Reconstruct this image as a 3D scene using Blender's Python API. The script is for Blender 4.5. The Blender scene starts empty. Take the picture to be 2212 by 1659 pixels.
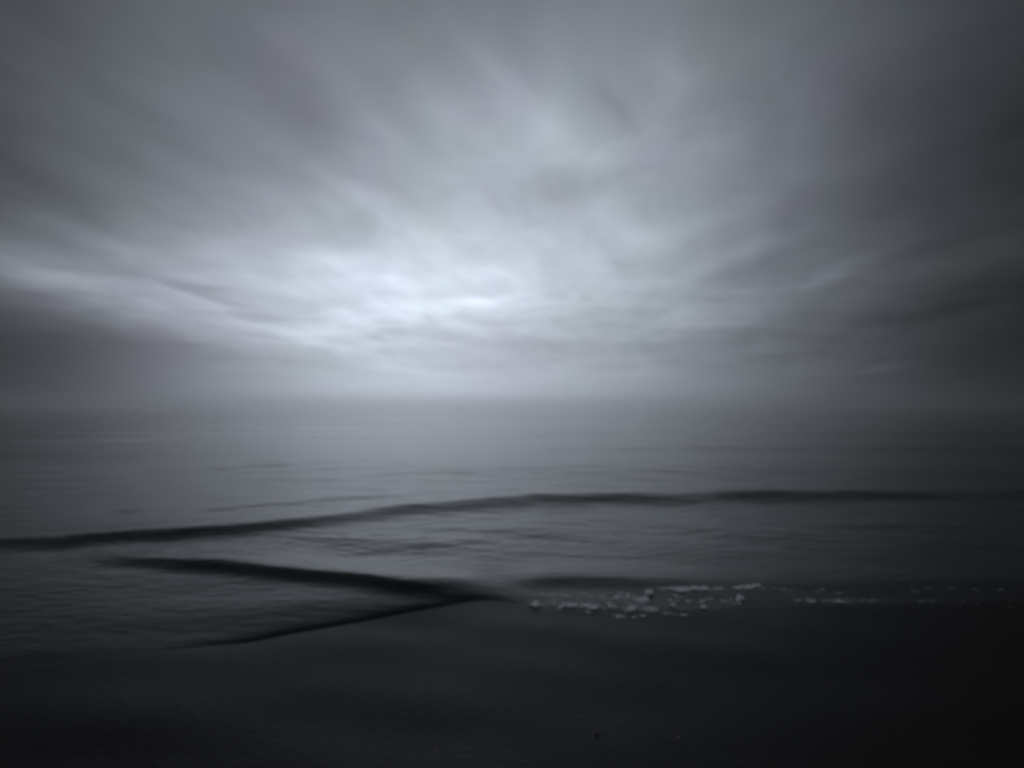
import bpy, bmesh, math, random
import numpy as np

# ------------------------------------------------------------------ camera
scene = bpy.context.scene
col = scene.collection
R = math.radians
CAM_H = 1.6
FPX = 1475.0            # focal length measured in pixels of a 2212 x 1659 photograph
PITCH = math.atan(47.5 / FPX)
cam_data = bpy.data.cameras.new("camera")
cam_data.sensor_width = 36.0
cam_data.lens = 24.0
cam_data.clip_start = 0.05
cam_data.clip_end = 40000.0
cam_data.dof.use_dof = True
cam_data.dof.focus_distance = 0.55
cam_data.dof.aperture_fstop = 7.0
cam = bpy.data.objects.new("camera", cam_data)
cam.location = (0, 0, CAM_H)
cam.rotation_euler = (R(90) + PITCH, 0, 0)
col.objects.link(cam)
scene.camera = cam

scene.view_settings.view_transform = 'Standard'
scene.view_settings.look = 'None'
scene.view_settings.gamma = 1.0
EXPOSURE = -1.5
scene.view_settings.exposure = EXPOSURE
scene.cycles.volume_bounces = 6

# ------------------------------------------------------------------ sky
SUN_AZ, SUN_EL = -8.0, 9.0       # degrees, hidden behind the cloud


class Nodes:
    def __init__(self, tree):
        self.t = tree
        tree.nodes.clear()

    def new(self, kind, **props):
        n = self.t.nodes.new(kind)
        for k, v in props.items():
            setattr(n, k, v)
        return n

    def put(self, sock, v):
        if isinstance(v, bpy.types.NodeSocket):
            self.t.links.new(v, sock)
        else:
            sock.default_value = v

    def math(self, op, *a, clamp=False):
        n = self.new('ShaderNodeMath', operation=op, use_clamp=clamp)
        for i, v in enumerate(a):
            self.put(n.inputs[i], v)
        return n.outputs[0]

    def vec(self, op, *a, out='Vector'):
        n = self.new('ShaderNodeVectorMath', operation=op)
        for i, v in enumerate(a):
            self.put(n.inputs[i], v)
        return n.outputs[out]

    def comb(self, x, y, z):
        n = self.new('ShaderNodeCombineXYZ')
        for i, v in enumerate((x, y, z)):
            self.put(n.inputs[i], v)
        return n.outputs[0]

    def sep(self, v):
        n = self.new('ShaderNodeSeparateXYZ')
        self.put(n.inputs[0], v)
        return n.outputs

    def noise(self, vec, scale, detail=3.0, rough=0.5, out=0):
        n = self.new('ShaderNodeTexNoise')
        self.put(n.inputs['Vector'], vec)
        n.inputs['Scale'].default_value = scale
        n.inputs['Detail'].default_value = detail
        n.inputs['Roughness'].default_value = rough
        return n.outputs[out]

    def mix(self, f, a, b, blend='MIX'):
        n = self.new('ShaderNodeMix', data_type='RGBA', blend_type=blend)
        self.put(n.inputs[0], f)
        self.put(n.inputs[6], a)
        self.put(n.inputs[7], b)
        return n.outputs[2]

    def ramp(self, f, stops):
        n = self.new('ShaderNodeValToRGB')
        self.put(n.inputs[0], f)
        e = n.color_ramp.elements
        while len(e) < len(stops):
            e.new(0.5)
        for el, (p, c) in zip(e, stops):
            el.position = p
            el.color = c
        return n.outputs[0]


def pix_dir(u, v):
    x, z = (u - 1106) / FPX, -(v - 829.5) / FPX
    return np.array([x, math.cos(PITCH) - z * math.sin(PITCH), math.sin(PITCH) + z * math.cos(PITCH)])


def az_el(u, v):
    d = pix_dir(u, v)
    return math.degrees(math.atan2(d[0], d[1])), math.degrees(math.atan2(d[2], math.hypot(d[0], d[1])))


# broad brightness of the cloud deck: amplitude, azimuth, elevation, spread in azimuth, spread in elevation
LOBES = [(.471, -9.77, 3.88, 22.0, 31.3), (.269, 5.49, 11.4, 17.5, 18.5), (.176, -19.9, 9.7, 30.3, 4.0),
         (.08, -32, 20, 14, 16), (.50, 180, 50, 80, 34), (.50, -180, 50, 80, 34), (.09, -6, 0, 22, 5), (.10, -3, 0, 24, 2.4), (-.07, 62, 15, 22, 30), (-.09, -62, 14, 22, 16), (-.11, -38, 0, 14, 5), (-.05, 38, 1, 10, 6), (.04, 2, 9, 9, 6), (-.149, 2.35, 5.86, 11.25, 10.9), (.148, 18.2, 30, 17.8, 30)]
# thin and thick bands in the cloud: where seen, length, width, tilt, thinner (+) or thicker (-)
BANDS = [
    (60, 585, 120, 26, 10, .09), (260, 655, 230, 30, 17, .065), (540, 706, 170, 28, 9, .07), (735, 695, 100, 42, 4, .035), (390, 640, 70, 9, 20, .05),
    (680, 700, 110, 24, 8, .08), (725, 750, 120, 13, 15, .08), (1000, 662, 150, 26, -8, .06), (1100, 636, 80, 9, -11, .04),
    (870, 800, 90, 7, 4, .05), (880, 505, 160, 36, 38, .05), (745, 405, 100, 22, 35, .03), (720, 560, 70, 26, 15, .05),
    (1430, 155, 60, 32, 32, .04), (1190, 270, 130, 60, 35, .05), (1450, 512, 150, 34, -8, .05), (1640, 525, 100, 16, -12, .035),
    (1830, 572, 90, 16, -18, .05), (1880, 795, 100, 9, -5, .055), (1780, 742, 220, 12, -8, .03), (1400, 812, 250, 12, -4, .02),
    (1000, 460, 90, 50, 40, .03), (1100, 180, 150, 22, 40, .035), (1580, 690, 200, 18, -10, .03),
    (110, 395, 160, 28, 22, -.04), (300, 505, 190, 18, 14, -.03), (250, 565, 160, 20, 15, -.05), (430, 628, 70, 13, 18, -.06),
    (570, 680, 75, 16, 10, -.055), (60, 725, 300, 50, 12, -.05), (400, 752, 220, 22, 8, -.025), (890, 250, 110, 45, 36, -.04),
    (620, 220, 160, 60, 36, -.045), (960, 587, 70, 18, 10, -.03), (880, 722, 130, 12, 3, -.055), (1180, 667, 70, 9, -10, -.045),
    (1250, 385, 110, 44, -4, -.05), (1330, 240, 60, 22, 38, -.045), (1590, 585, 150, 22, -12, -.045), (1960, 690, 250, 28, -11, -.05),
    (1720, 765, 150, 13, -8, -.03), (1010, 782, 170, 14, 2, -.04), (1080, 748, 180, 16, 0, -.035), (1540, 740, 160, 14, -7, -.03), (1560, 300, 90, 60, 60, .02),
    (450, 330, 200, 30, 30, -.02), (560, 420, 200, 26, 33, .025), (300, 300, 220, 30, 28, .02), (1400, 610, 150, 18, -6, .03)]

world = bpy.data.worlds.new("World")
scene.world = world
world.use_nodes = True
W = Nodes(world.node_tree)
sky = W.new('ShaderNodeTexSky', sky_type='NISHITA')
sky.sun_disc = False
sky.sun_elevation = R(SUN_EL)
sky.sun_rotation = R(SUN_AZ)
sky.air_density = 1.5
sky.dust_density = 4.0
direction = W.vec('NORMALIZE', W.new('ShaderNodeTexCoord').outputs['Generated'])
dx, dy, dz = W.sep(direction)
dzp = W.math('MAXIMUM', dz, 0.0)
az = W.math('MULTIPLY', W.math('ARCTAN2', dx, dy), 180 / math.pi)
el = W.math('MULTIPLY', W.math('ARCSINE', dzp), 180 / math.pi)
# a flat cloud deck overhead, drawn out along the wind
k = W.math('ADD', dzp, 0.13)
wa = R(10.0)
px = W.math('DIVIDE', W.vec('DOT_PRODUCT', direction, (math.cos(wa), -math.sin(wa), 0), out='Value'), k)
py = W.math('DIVIDE', W.vec('DOT_PRODUCT', direction, (math.sin(wa), math.cos(wa), 0), out='Value'), k)
deck = W.comb(px, W.math('MULTIPLY', py, 0.60), 0.0)
drift = W.vec('SUBTRACT', W.noise(deck, 1.1, 2.0, .5, out=1), (.5, .5, .5))
deck = W.vec('ADD', deck, W.vec('MULTIPLY', drift, (.55, .55, 0.0)))
n_big = W.math('SUBTRACT', W.noise(deck, 1.2, 3.0, .5), 0.5)
n_mid = W.math('SUBTRACT', W.noise(W.vec('ADD', deck, (7.3, 2.1, 0)), 3.0, 4.0, .55), 0.5)
streaky = W.comb(px, W.math('MULTIPLY', py, 0.48), 3.7)
n_fine = W.math('SUBTRACT', W.noise(W.vec('ADD', streaky, W.vec('MULTIPLY', drift, (.5, .5, 0.0))), 6.0, 3.0, .5), 0.5)
# sight angles, bent a little by the cloud structure so that no band is a clean shape
wobble = W.vec('SUBTRACT', W.noise(deck, 2.6, 4.0, .55, out=1), (.5, .5, .5))
ang = W.vec('ADD', W.comb(az, el, 1.0), W.vec('MULTIPLY', wobble, (6.0, 2.5, 0.0)))


def add_band(acc, vec, amp, a0, e0, sa, se, tilt):
    c, s = math.cos(tilt), math.sin(tilt)
    ux, uy = c / sa, s / sa
    vx, vy = -s / se, c / se
    p = W.vec('DOT_PRODUCT', vec, (ux, uy, -(a0 * ux + e0 * uy)), out='Value')
    q = W.vec('DOT_PRODUCT', vec, (vx, vy, -(a0 * vx + e0 * vy)), out='Value')
    r2 = W.math('MULTIPLY_ADD', p, p, W.math('MULTIPLY', q, q))
    g = W.math('EXPONENT', W.math('MULTIPLY', r2, -1.0))
    return W.math('MULTIPLY_ADD', g, amp, acc)


flat_ang = W.comb(az, el, 1.0)
val = W.math('ADD', 0.185, 0.0)
for a, c, e, sa, se in LOBES:
    val = add_band(val, flat_ang, a, c, e, sa, se, 0.0)
for u, v, ln, wd, tilt, amp in BANDS:
    a0, e0 = az_el(u, v)
    val = add_band(val, ang, amp, a0, e0, ln * .0375, wd * .0375, R(-tilt))
low = W.math('MULTIPLY', el, 1 / 6.0, clamp=True)
val = W.math('ADD', val, W.math('MULTIPLY', W.math('MULTIPLY', n_big, low), 0.13))
val = W.math('ADD', val, W.math('MULTIPLY', W.math('MULTIPLY', n_mid, low), 0.09))
val = W.math('ADD', val, W.math('MULTIPLY', W.math('MULTIPLY', n_fine, low), W.math('MULTIPLY', W.math('MULTIPLY', val, val), 0.30)))
# thin level layers of cloud seen edge-on low in the sky
layers = W.math('SUBTRACT', W.noise(W.vec('ADD', W.comb(W.math('MULTIPLY', az, 0.10), W.math('MULTIPLY_ADD', az, 0.03, W.math('MULTIPLY', el, 0.85)), 9.1),
                                          W.vec('MULTIPLY', drift, (.8, .8, 0.0))), 1.0, 4.0, .6), 0.5)
fall = W.math('EXPONENT', W.math('MULTIPLY', W.math('MULTIPLY', W.math('SUBTRACT', el, 6.5), W.math('SUBTRACT', el, 6.5)), -.045))
val = W.math('ADD', val, W.math('MULTIPLY', W.math('MULTIPLY', layers, fall), W.math('MULTIPLY', val, 0.30)))
val = W.math('MAXIMUM', val, 0.12)
lum = W.math('POWER', val, 2.2)
hue = W.noise(W.vec('ADD', flat_ang, (31.0, 4.0, 2.0)), 0.11, 2.0, .5)
tint = W.ramp(hue, [(0.30, (.84, .96, 1.07, 1)), (.50, (.86, .955, 1.11, 1)), (.70, (.885, .945, 1.14, 1))])
cloud = W.vec('SCALE', tint, lum)
cloud_node = cloud.node
SKY_STRENGTH = 0.10
W.put(cloud_node.inputs['Scale'], W.math('MULTIPLY', lum, 2 ** (-EXPOSURE) / SKY_STRENGTH))
final = W.mix(0.995, sky.outputs[0], cloud)
bg = W.new('ShaderNodeBackground')
W.put(bg.inputs['Color'], final)
bg.inputs['Strength'].default_value = SKY_STRENGTH
wo = W.new('ShaderNodeOutputWorld')
W.put(wo.inputs['Surface'], bg.outputs[0])

# ------------------------------------------------------------------ sun, veiled by the overcast
sun_data = bpy.data.lights.new("sun", 'SUN')
sun_data.energy = 0.05
sun_data.angle = R(100)
sun_data.color = (1.0, .97, .93)
sun = bpy.data.objects.new("sun", sun_data)
sun.rotation_euler = (R(90 - SUN_EL), 0, R(180 - SUN_AZ))
col.objects.link(sun)

# ------------------------------------------------------------------ helpers
rng = np.random.default_rng(11)
random.seed(5)


def tag(o, label=None, cat=None, group=None, kind=None):
    if label:
        o["label"] = label
    if cat:
        o["category"] = cat
    if group:
        o["group"] = group
    if kind:
        o["kind"] = kind
    return o


def link(name, me, m, parent=None):
    o = bpy.data.objects.new(name, me)
    if m:
        me.materials.append(m)
    col.objects.link(o)
    if parent:
        o.parent = parent
    return o


def grid_mesh(name, X, Y, Z):
    n, m = X.shape
    me = bpy.data.meshes.new(name)
    co = np.stack([X, Y, Z], -1).reshape(-1, 3).astype(np.float32)
    i = np.arange(n * m).reshape(n, m)
    f = np.stack([i[:-1, :-1], i[:-1, 1:], i[1:, 1:], i[1:, :-1]], -1).reshape(-1, 4).astype(np.int32)
    me.vertices.add(len(co))
    me.vertices.foreach_set('co', co.ravel())
    me.loops.add(f.size)
    me.loops.foreach_set('vertex_index', f.ravel())
    me.polygons.add(len(f))
    me.polygons.foreach_set('loop_start', np.arange(0, f.size, 4, dtype=np.int32))
    me.polygons.foreach_set('use_smooth', np.ones(len(f), bool))
    me.update(calc_edges=True)
    return me


def ground(u, v, z=0.0):
    d = pix_dir(u, v)
    t = (CAM_H - z) / -d[2]
    return d[0] * t, d[1] * t


def curve(pts, z=0.0):
    """A wave line on the ground: Y as a smooth function of X."""
    g = np.array([ground(u, v, z) for u, v in pts])
    g = g[np.argsort(g[:, 0])]

    def f(X):
        # blur the polyline a little so that it has no corners
        w = .12 * np.median(np.diff(g[:, 0]))
        return sum(np.interp(X + o * w * 3, g[:, 0], g[:, 1]) for o in (-1, -.5, 0, .5, 1)) / 5
    return f


def smooth(a, b, x):
    t = np.clip((x - a) / (b - a), 0, 1)
    return t * t * (3 - 2 * t)


# ------------------------------------------------------------------ the shape of the water
SHORE = curve([(-1500, 1640), (-900, 1580), (-300, 1500), (0, 1452), (250, 1424), (420, 1402), (500, 1391), (600, 1374), (700, 1355), (850, 1328), (960, 1308),
               (1060, 1297), (1120, 1303), (1160, 1314), (1300, 1320), (1500, 1322), (1700, 1314), (2000, 1308), (2300, 1302), (3200, 1290)])
FAR_WAVE = curve([(-600, 1165), (0, 1149), (220, 1145), (430, 1135), (600, 1122), (720, 1106), (800, 1094), (900, 1085),
                  (1000, 1078), (1150, 1067), (1400, 1064), (1660, 1059), (1900, 1056), (2212, 1052), (2900, 1048)], .12)
FAR_RIDGE = curve([(100, 1120), (400, 1101), (615, 1083), (850, 1067), (1100, 1056)], .05)
MID_WAVE = curve([(-300, 1172), (0, 1178), (180, 1187), (350, 1204), (500, 1217), (640, 1233), (800, 1249), (950, 1267), (1080, 1284),
                  (1150, 1300), (1400, 1330)], .06)
EDGE_WAVE = curve([(900, 1250), (1040, 1256), (1100, 1246), (1200, 1241), (1300, 1242), (1500, 1245), (1800, 1248), (2212, 1246), (2900, 1240)], .05)

SWELL_NEAR = curve([(-800, 978), (500, 976), (900, 972), (1300, 968), (1700, 963), (2212, 961), (3200, 960)], .10)
SWELL_FAR = curve([(-800, 952), (500, 946), (800, 941), (1000, 936), (1600, 932), (2212, 936), (3200, 936)], .12)

WAVELETS = []
for _ in range(90):
    lam = math.exp(rng.uniform(math.log(.12), math.log(4.0)))
    th = rng.normal(0, .7)
    WAVELETS.append((lam, math.sin(th) * 2 * math.pi / lam, math.cos(th) * 2 * math.pi / lam,
                     rng.uniform(0, 6.28), .0010 * lam ** .7 * rng.uniform(.5, 1.2)))
_np_noise = [(rng.normal(0, 1, 2), rng.uniform(0, 6.28)) for _ in range(24)]


def soft_noise(X, Y, sx, sy):
    """Smooth random field in -1..1 with feature sizes sx, sy."""
    s = 0
    for (kx, ky), p in _np_noise:
        s = s + np.sin(kx * X / sx * 2.2 + ky * Y / sy * 2.2 + p)
    return s / 5.0


def wave(X, Y, line, amp, front, back, x0=None, x1=None):
    d = Y - line(X) - (.07 * soft_noise(X, Y * 0, .9, 1) + .04 * soft_noise(X + 31, Y * 0, .3, 1)) * np.minimum(1, front * 1.2)
    w = np.where(d < 0, front, back)
    return amp * np.exp(-(d / w) ** 2)


def ramp_px(X, Y, u0, u1):
    u = 1106 + FPX * X / np.maximum(Y, .5)
    return smooth(u0, u1, u)


def sand_ripple(X, Y):
    return .007 * soft_noise(X, Y, .9, .55) * smooth(400, 40, np.hypot(X, Y)) - .004


def water_z(X, Y):
    X = np.asarray(X, float)
    Y = np.asarray(Y, float)
    d = Y - SHORE(X) + .02 * soft_noise(X, Y * 0, .35, 1)
    left = 1 - ramp_px(X, Y, 1000, 1180)
    full = left * ramp_px(X, Y, 260, 680)
    dp = np.maximum(d, 0)
    film = np.maximum(np.minimum(d, 0) * .06, -.05) + .034 * full * (1 - np.exp(-dp / .10)) + .010 * (1 - full) * (1 - np.exp(-dp / .35))
    film = film + (sand_ripple(X, Y) - .003) * (1 - smooth(.1, .9, d))
    z = film
    calm = smooth(0, .7, d)
    fx = FAR_WAVE(X)
    z = z + wave(X, Y, FAR_WAVE, (.088 + .03 * ramp_px(X, Y, 350, 900) + .03 * soft_noise(X, X * 0, 2.5, 1)) * (1 - .5 * ramp_px(X, Y, 1400, 2200)), .40 + .28 * ramp_px(X, Y, 350, 900), 1.1)
    z = z + wave(X, Y, FAR_RIDGE, .016 * ramp_px(X, Y, 250, 500) * (1 - ramp_px(X, Y, 900, 1120)), .3, .5)
    z = z + wave(X, Y, MID_WAVE, .062 * ramp_px(X, Y, 120, 460) * (1 - ramp_px(X, Y, 960, 1200)), .20, .55) * calm
    z = z + wave(X, Y, EDGE_WAVE, .030 * ramp_px(X, Y, 1040, 1200) * (1 - .75 * ramp_px(X, Y, 1260, 1650)), .25, .5) * smooth(0, .3, d)
    z = z + wave(X, Y, SWELL_NEAR, .10 * ramp_px(X, Y, 900, 1500), 1.3, 2.6)
    z = z + wave(X, Y, SWELL_FAR, .09 + .05 * soft_noise(X, X * 0, 9, 1), 1.8, 4.0)
    # long low swells farther out
    out = smooth(11, 22, Y)
    z = z + out * .075 * soft_noise(X * .25, Y, 6, 6.0) + smooth(25, 60, Y) * .06 * soft_noise(X * .2, Y, 14, 17)
    chop = 0
    step = np.maximum(.03, Y * Y / (CAM_H * FPX) * 1.6)
    for lam, kx, ky, ph, a in WAVELETS:
        chop = chop + a * np.sin(kx * X + ky * Y + ph) * smooth(2.0, 4.0, lam / step)
    patch = .55 + .45 * np.clip(soft_noise(X, Y, 2.2, 1.5) * .8 + .4, 0, 1.2)
    z = z + chop * patch * smooth(.1, 2.6, d) * np.where(Y > 8, 1.0, .75)
    return z


def sand_z(X, Y):
    X = np.asarray(X, float)
    Y = np.asarray(Y, float)
    d = Y - SHORE(X)
    z = -.02 * np.minimum(d, 0) * smooth(-1, -6, d) * .5
    z = np.minimum(z, .30)
    z = z + sand_ripple(X, Y)
    z = z - smooth(0, 1.5, d) * .10 - smooth(1.5, 60, d) * 1.4
    return z


# ------------------------------------------------------------------ materials
def material(name):
    m = bpy.data.materials.new(name)
    m.use_nodes = True
    n = Nodes(m.node_tree)
    b = n.new('ShaderNodeBsdfPrincipled')
    o = n.new('ShaderNodeOutputMaterial')
    n.put(o.inputs['Surface'], b.outputs[0])
    return m, n, b


water_mat, n, b = material("dark_sea_water")
pos = n.new('ShaderNodeNewGeometry').outputs['Position']
stretched = n.vec('MULTIPLY', pos, (.55, 1.0, 1.0))
r1 = n.noise(stretched, 9.0, 3.0, .6)
r2 = n.noise(pos, 42.0, 2.0, .6)
hgt = n.math('MULTIPLY_ADD', r2, .18, r1)
bump = n.new('ShaderNodeBump')
offshore = n.new('ShaderNodeMapRange', interpolation_type='SMOOTHSTEP')
n.put(offshore.inputs[0], n.sep(pos)[1])
for i, q in enumerate((9.0, 70.0, 1.0, .12)):
    offshore.inputs[i + 1].default_value = q
n.put(bump.inputs['Strength'], offshore.outputs[0])
bump.inputs['Distance'].default_value = .006
n.put(bump.inputs['Height'], hgt)
n.put(b.inputs['Normal'], bump.outputs[0])
silt = n.noise(n.vec('MULTIPLY', pos, (.4, .8, 1)), 1.0, 4.0, .6)
shallow = n.new('ShaderNodeAttribute', attribute_name="shallow").outputs['Fac']
n.put(b.inputs['Base Color'], n.mix(shallow, n.mix(silt, (.006, .007, .008, 1), (.013, .0145, .015, 1)), (.018, .0165, .0145, 1)))
n.put(b.inputs['Roughness'], n.math('MULTIPLY_ADD', shallow, .20, .11))
n.put(b.inputs['Specular IOR Level'], n.math('MULTIPLY_ADD', shallow, .04, .08))
b.inputs['IOR'].default_value = 1.333

sand_mat, n, b = material("wet_dark_sand")
pos = n.new('ShaderNodeNewGeometry').outputs['Position']
blot = n.noise(n.vec('MULTIPLY', pos, (.7, 1.2, 1)), 1.1, 5.0, .6)
grain = n.noise(pos, 110.0, 3.0, .75)
mixf = n.math('MULTIPLY_ADD', grain, .5, n.math('MULTIPLY', blot, .6))
n.put(b.inputs['Base Color'], n.ramp(mixf, [(.30, (.006, .0055, .0048, 1)), (.75, (.020, .018, .0158, 1))]))
wet = n.new('ShaderNodeAttribute', attribute_name="wet").outputs['Fac']
b.inputs['Specular IOR Level'].default_value = .09
dry_rough = n.math('MULTIPLY_ADD', blot, .3, .30)
n.put(b.inputs['Roughness'], n.math('ADD', n.math('MULTIPLY', dry_rough, n.math('SUBTRACT', 1.0, wet)), n.math('MULTIPLY', wet, .30)))
b.inputs['IOR'].default_value = 1.36
bump = n.new('ShaderNodeBump')
bump.inputs['Strength'].default_value = .6
bump.inputs['Distance'].default_value = .006
n.put(bump.inputs['Height'], n.math('MULTIPLY_ADD', grain, .35, n.noise(pos, 24.0, 4.0, .6)))
n.put(b.inputs['Normal'], bump.outputs[0])

foam_mat, n, b = material("white_sea_foam")
pos = n.new('ShaderNodeNewGeometry').outputs['Position']
n.put(b.inputs['Base Color'], n.ramp(n.noise(pos, 60.0, 3.0, .6), [(.3, (.70, .73, .73, 1)), (.7, (.88, .90, .90, 1))]))
b.inputs['Roughness'].default_value = .45

stone_mat, n, b = material("dark_stone")
pos = n.new('ShaderNodeNewGeometry').outputs['Position']
n.put(b.inputs['Base Color'], n.ramp(n.noise(pos, 90.0, 4.0, .6), [(.3, (.012, .012, .012, 1)), (.7, (.035, .033, .030, 1))]))
b.inputs['Roughness'].default_value = .5

shell_mat, n, b = material("pale_shell")
pos = n.new('ShaderNodeNewGeometry').outputs['Position']
n.put(b.inputs['Base Color'], n.ramp(n.noise(pos, 140.0, 3.0, .6), [(.3, (.10, .09, .08, 1)), (.7, (.22, .20, .18, 1))]))
b.inputs['Roughness'].default_value = .4

# ------------------------------------------------------------------ sea
vs = np.concatenate([np.arange(1478, 1290, -3.0), np.arange(1290, 1040, -1.0), np.arange(1040, 900, -.9),
                     np.arange(900, 877.6, -.7), [877.45, 877.3, 877.2]])
Yrow = CAM_H * FPX / (vs - 877.0)
t_in = np.linspace(-.95, .95, 1150)
t_out = .95 * 1.05 ** np.arange(1, 60)
T = np.concatenate([-t_out[::-1], t_in, t_out])
T = T[np.abs(T) < 9]
Tm, Ym = np.meshgrid(T, Yrow)
Xm = Tm * Ym
# rows follow the shore near the beach, then straighten out with distance
Zm = water_z(Xm, Ym)
o = link("sea", grid_mesh("sea", Xm, Ym, Zm), water_mat)
thin = np.exp(-(np.maximum(Ym - SHORE(Xm), 0) / .55) ** 2) * (1 - ramp_px(Xm, Ym, 260, 680) * (1 - ramp_px(Xm, Ym, 1000, 1180)))
o.data.attributes.new("shallow", 'FLOAT', 'POINT').data.foreach_set('value', thin.ravel().astype(np.float32))
tag(o, "dark grey sea with low waves lapping in across the beach", "sea", kind="structure")

# ------------------------------------------------------------------ beach
yb = np.concatenate([-np.geomspace(7000, .5, 60), np.linspace(0, 1.8, 20)[1:], np.arange(1.85, 12, .045), np.geomspace(12.1, 7000, 70)])
xb = np.concatenate([-np.geomspace(7000, 9, 60), np.arange(-8.9, 8.9, .05), np.geomspace(9, 7000, 60)])
Xb, Yb = np.meshgrid(xb, yb)
o = link("beach", grid_mesh("beach", Xb, Yb, sand_z(Xb, Yb)), sand_mat)
wet = np.exp(-np.maximum(SHORE(Xb) - Yb, 0) / .75) * (1 - .8 * smooth(-2.2, -.9, Xb))
o.data.attributes.new("wet", 'FLOAT', 'POINT').data.foreach_set('value', wet.ravel().astype(np.float32))
tag(o, "dark wet sand of the beach, sloping under the water", "beach", kind="structure")


# ------------------------------------------------------------------ foam
def on_water_many(u, v):
    z = np.full(len(u), .02)
    d = np.array([pix_dir(a, b_) for a, b_ in zip(u, v)])
    for _ in range(12):
        t = (CAM_H - z) / -d[:, 2]
        x, y = d[:, 0] * t, d[:, 1] * t
        z = .5 * z + .5 * np.maximum(water_z(x, y), sand_z(x, y))
    return x, y, z


def on_water(u, v):
    z = 0.02
    for _ in range(12):
        x, y = ground(u, v, z)
        zz = max(float(water_z(np.array([x]), np.array([y]))[0]), float(sand_z(np.array([x]), np.array([y]))[0]))
        z = .5 * z + .5 * zz
    x, y = ground(u, v, z)
    return x, y, z


def bubble(bm, x, y, z, r, flat=.75):
    res = bmesh.ops.create_icosphere(bm, subdivisions=1, radius=r)
    s = (random.uniform(.85, 1.25), random.uniform(.85, 1.2), flat * random.uniform(.8, 1.1))
    for v in res['verts']:
        v.co.x = v.co.x * s[0] + x
        v.co.y = v.co.y * s[1] + y
        v.co.z = v.co.z * s[2] + z


def clump_mesh(length, width, height, count):
    bm = bmesh.new()
    for _ in range(count):
        a, q = random.uniform(0, 6.28), random.random() ** .6
        x, y = math.cos(a) * q * length / 2, math.sin(a) * q * width / 2
        h = height * (1 - q * q)
        r = random.uniform(.18, .38) * min(width, height * 1.4)
        bubble(bm, x, y, max(r * .3, random.uniform(.2, .85) * h), r)
    me = bpy.data.meshes.new("foam_clump")
    bm.to_mesh(me)
    bm.free()
    me.polygons.foreach_set('use_smooth', np.ones(len(me.polygons), bool))
    return me


CLUMPS = [  # seen at, size across, height, label
    (1157, 1304, 16, .030, "grey foam clump at the landward tip of the foam line, beside the dark wave end"),
    (1222, 1306, 26, .022, "long low foam clump lying flat on the sand edge right of the dark wave end"),
    (1284, 1310, 15, .024, "small bright foam clump with a dark hollow in the sand under it"),
    (1333, 1288, 11, .020, "faint foam clump sitting alone behind the gap in the foam line"),
    (1363, 1313, 15, .028, "pale foam clump on the sand edge, below a trail rising to the brightest ball"),
    (1391, 1295, 16, .024, "dull foam clump directly below the brightest round foam ball"),
    (1403, 1279, 14, .042, "brightest foam clump, a round ball standing up from the water"),
    (1471, 1273, 19, .032, "broad bright foam clump at the start of the upper foam row"),
    (1501, 1269, 18, .024, "soft foam clump in the middle of the upper foam row"),
    (1522, 1270, 16, .024, "foam clump ending the middle of the upper row, touching its softer neighbour"),
    (1454, 1306, 9, .022, "tiny foam clump alone on the dark wet strip between the two foam rows"),
    (1520, 1309, 10, .024, "tiny foam clump nearest the sand under the upper foam row"),
    (1592, 1268, 14, .022, "short foam clump beside the long last clump of the upper row"),
    (1617, 1266, 22, .022, "long foam clump closing the upper foam row at its seaward end"),
    (1599, 1291, 13, .036, "round bright foam clump alone below the end of the upper foam row"),
    (1752, 1296, 15, .014, "dim foam clump beginning the short faint row in the dark water"),
    (1812, 1296, 14, .016, "dim foam clump ending the short faint row in the dark water"),
]
for u, v, px_w, hgt_m, lab in CLUMPS:
    x, y, z = on_water(u, v + 3)
    w = px_w / FPX * y
    me = clump_mesh(w * 1.2, w * .9, hgt_m * 1.1, int(14 + px_w * 1.2))
    o = link("foam_clump", me, foam_mat)
    o.location = (x, y, z - .002)
    o.rotation_euler.z = random.uniform(-.3, .3)
    tag(o, lab, "foam clump", "foam clumps along the water's edge")

def froth(bm, x, y, z, r):
    """A thin flat island of bubbles, ragged in outline."""
    n_ = random.randint(6, 9)
    c = bm.verts.new((x, y, z + .003))
    ring = []
    for q in range(n_):
        a = 6.283 * q / n_
        w = r * random.uniform(.55, 1.3)
        ring.append(bm.verts.new((x + 1.7 * w * math.cos(a), y + w * math.sin(a), z - .002)))
    for q in range(n_):
        bm.faces.new((c, ring[q], ring[(q + 1) % n_]))


bm = bmesh.new()
TRAILS = [  # u0, v0, u1, v1, spread across, number
    (1160, 1302, 1330, 1311, 7, 260), (1150, 1284, 1340, 1290, 6, 120), (1330, 1284, 1400, 1300, 10, 120), (1345, 1316, 1420, 1316, 7, 120),
    (1360, 1310, 1404, 1286, 10, 50), (1420, 1272, 1560, 1270, 4, 260), (1440, 1290, 1600, 1296, 8, 120), (1570, 1268, 1640, 1265, 3, 110),
    (1640, 1268, 1730, 1277, 5, 70), (1715, 1297, 1840, 1297, 4, 160), (1840, 1297, 1905, 1296, 3, 50), (1700, 1272, 1830, 1280, 6, 60),
    (1936, 1279, 2030, 1270, 3, 80), (2030, 1270, 2170, 1276, 3, 80), (1960, 1300, 2060, 1298, 5, 60), (1250, 1325, 1520, 1326, 9, 90),
    (2060, 1300, 2200, 1312, 5, 40)]


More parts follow.
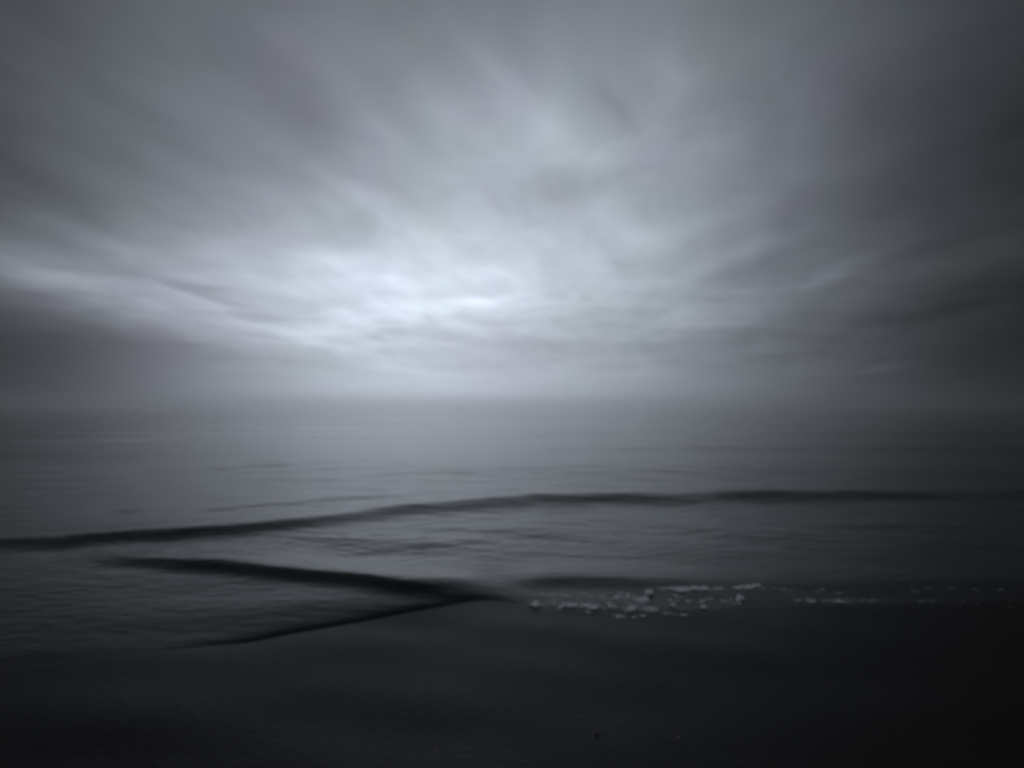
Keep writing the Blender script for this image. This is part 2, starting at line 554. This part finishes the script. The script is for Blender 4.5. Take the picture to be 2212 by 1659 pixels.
def scatter(trail, cnt, per_knot, reach):
    """Points along a trail, gathered into ragged knots with gaps between them."""
    u0, v0, u1, v1, sp = trail
    m = max(3, cnt // per_knot)
    kt, kv, ks = rng.random(m), rng.normal(0, sp * .5, m), rng.uniform(.35, 1.3, m)
    i = rng.integers(0, m, cnt)
    t = np.clip(kt[i] + rng.normal(0, 1, cnt) * ks[i] * reach / max(30, abs(u1 - u0)), 0, 1)
    return u0 + (u1 - u0) * t, v0 + (v1 - v0) * t + kv[i] + rng.normal(0, 1, cnt) * ks[i] * sp * .22


for u0, v0, u1, v1, sp, cnt in TRAILS:
    east = 0 if u1 < 1700 else 1 if u1 < 1920 else 2
    trail = (u0, v0, u1, v1, sp)
    for x, y, z in zip(*on_water_many(*scatter(trail, int(cnt * (.9, .65, .35)[east]), 13, 6))):
        bubble(bm, x, y, z + .001, random.uniform(.003, .0075) * (1, .55, .42)[east] * (1.7 if random.random() < .18 else 1), .6)
    for x, y, z in zip(*on_water_many(*scatter(trail, max(3, int(cnt * (.7, .2, .08)[east])), 16, 11))):
        froth(bm, x, y, z, random.uniform(.003, .010))
me = bpy.data.meshes.new("sea_foam")
bm.to_mesh(me)
bm.free()
me.polygons.foreach_set('use_smooth', np.ones(len(me.polygons), bool))
tag(link("sea_foam", me, foam_mat), "thin scattered foam bubbles strewn along the water's edge", "foam", kind="stuff")


# ------------------------------------------------------------------ small things on the sand
def lump_mesh(name, sx, sy, sz, rough, seed):
    r = random.Random(seed)
    bm = bmesh.new()
    bmesh.ops.create_icosphere(bm, subdivisions=3, radius=1.0)
    ks = [(r.gauss(0, 1.3), r.gauss(0, 1.3), r.gauss(0, 1.3), r.uniform(0, 6)) for _ in range(7)]
    for v in bm.verts:
        f = 1 + rough * sum(math.sin(a * v.co.x + b_ * v.co.y + c * v.co.z + p) for a, b_, c, p in ks) / 3
        v.co = (v.co.x * sx * f, v.co.y * sy * f, v.co.z * sz * f)
    me = bpy.data.meshes.new(name)
    bm.to_mesh(me)
    bm.free()
    me.polygons.foreach_set('use_smooth', np.ones(len(me.polygons), bool))
    return me


def shell_mesh(w):
    """A small ribbed half shell, open side down."""
    bm = bmesh.new()
    rows = []
    nr, na = 8, 25
    for i in range(nr + 1):
        q = i / nr
        row = []
        for j in range(na):
            a = R(-78) + R(156) * j / (na - 1)
            rad = w * q * (1 + .04 * math.cos(a * 26))
            h = w * .32 * math.sin(math.pi * min(1, .12 + q * .88)) * math.cos(a * .9)
            row.append(bm.verts.new((math.sin(a) * rad, math.cos(a) * rad - w * .5, h)))
        rows.append(row)
    for i in range(nr):
        for j in range(na - 1):
            bm.faces.new((rows[i][j], rows[i + 1][j], rows[i + 1][j + 1], rows[i][j + 1]))
    bmesh.ops.remove_doubles(bm, verts=bm.verts, dist=1e-5)
    bmesh.ops.solidify(bm, geom=bm.faces[:], thickness=w * .07)
    me = bpy.data.meshes.new("shell")
    bm.to_mesh(me)
    bm.free()
    me.polygons.foreach_set('use_smooth', np.ones(len(me.polygons), bool))
    return me


def on_sand(u, v):
    x, y = ground(u, v, 0)
    for _ in range(6):
        z = float(sand_z(np.array([x]), np.array([y]))[0])
        x, y = ground(u, v, z)
    return x, y, z


x, y, z = on_sand(1289, 1587)
o = link("pebble", lump_mesh("pebble", .013, .011, .008, .12, 3), stone_mat)
o.location = (x, y, z + .003)
tag(o, "small black pebble lying alone on the dark wet sand", "pebble")
for u, v, w, lab in ((941, 1620, .009, "tiny pale shell on the sand, the brighter of two"),
                     (1466, 1593, .012, "dull shell fragment on the sand, seaward of the tiny pale shell")):
    x, y, z = on_sand(u, v)
    o = link("shell", shell_mesh(w), shell_mat)
    o.location = (x, y, z - .0005)
    o.rotation_euler.z = random.uniform(0, 6)
    tag(o, lab, "shell", "small shells on the sand")

# ------------------------------------------------------------------ sea mist
bm = bmesh.new()
bmesh.ops.create_cube(bm, size=1.0)
for v in bm.verts:
    v.co = (v.co.x * 26000, v.co.y * 26000, -2.6 if v.co.z < 0 else 7.0)
me = bpy.data.meshes.new("haze")
bm.to_mesh(me)
bm.free()
hm = bpy.data.materials.new("sea_mist")
hm.use_nodes = True
n = Nodes(hm.node_tree)
pv = n.new('ShaderNodeVolumePrincipled')
pv.inputs['Color'].default_value = (1.0, 1.0, 1.0, 1)
pv.inputs['Density'].default_value = .005
pv.inputs['Anisotropy'].default_value = .96
ov = n.new('ShaderNodeOutputMaterial')
n.put(ov.inputs['Volume'], pv.outputs[0])
tag(link("haze", me, hm), "low grey sea mist hanging over the water", "haze", kind="stuff")
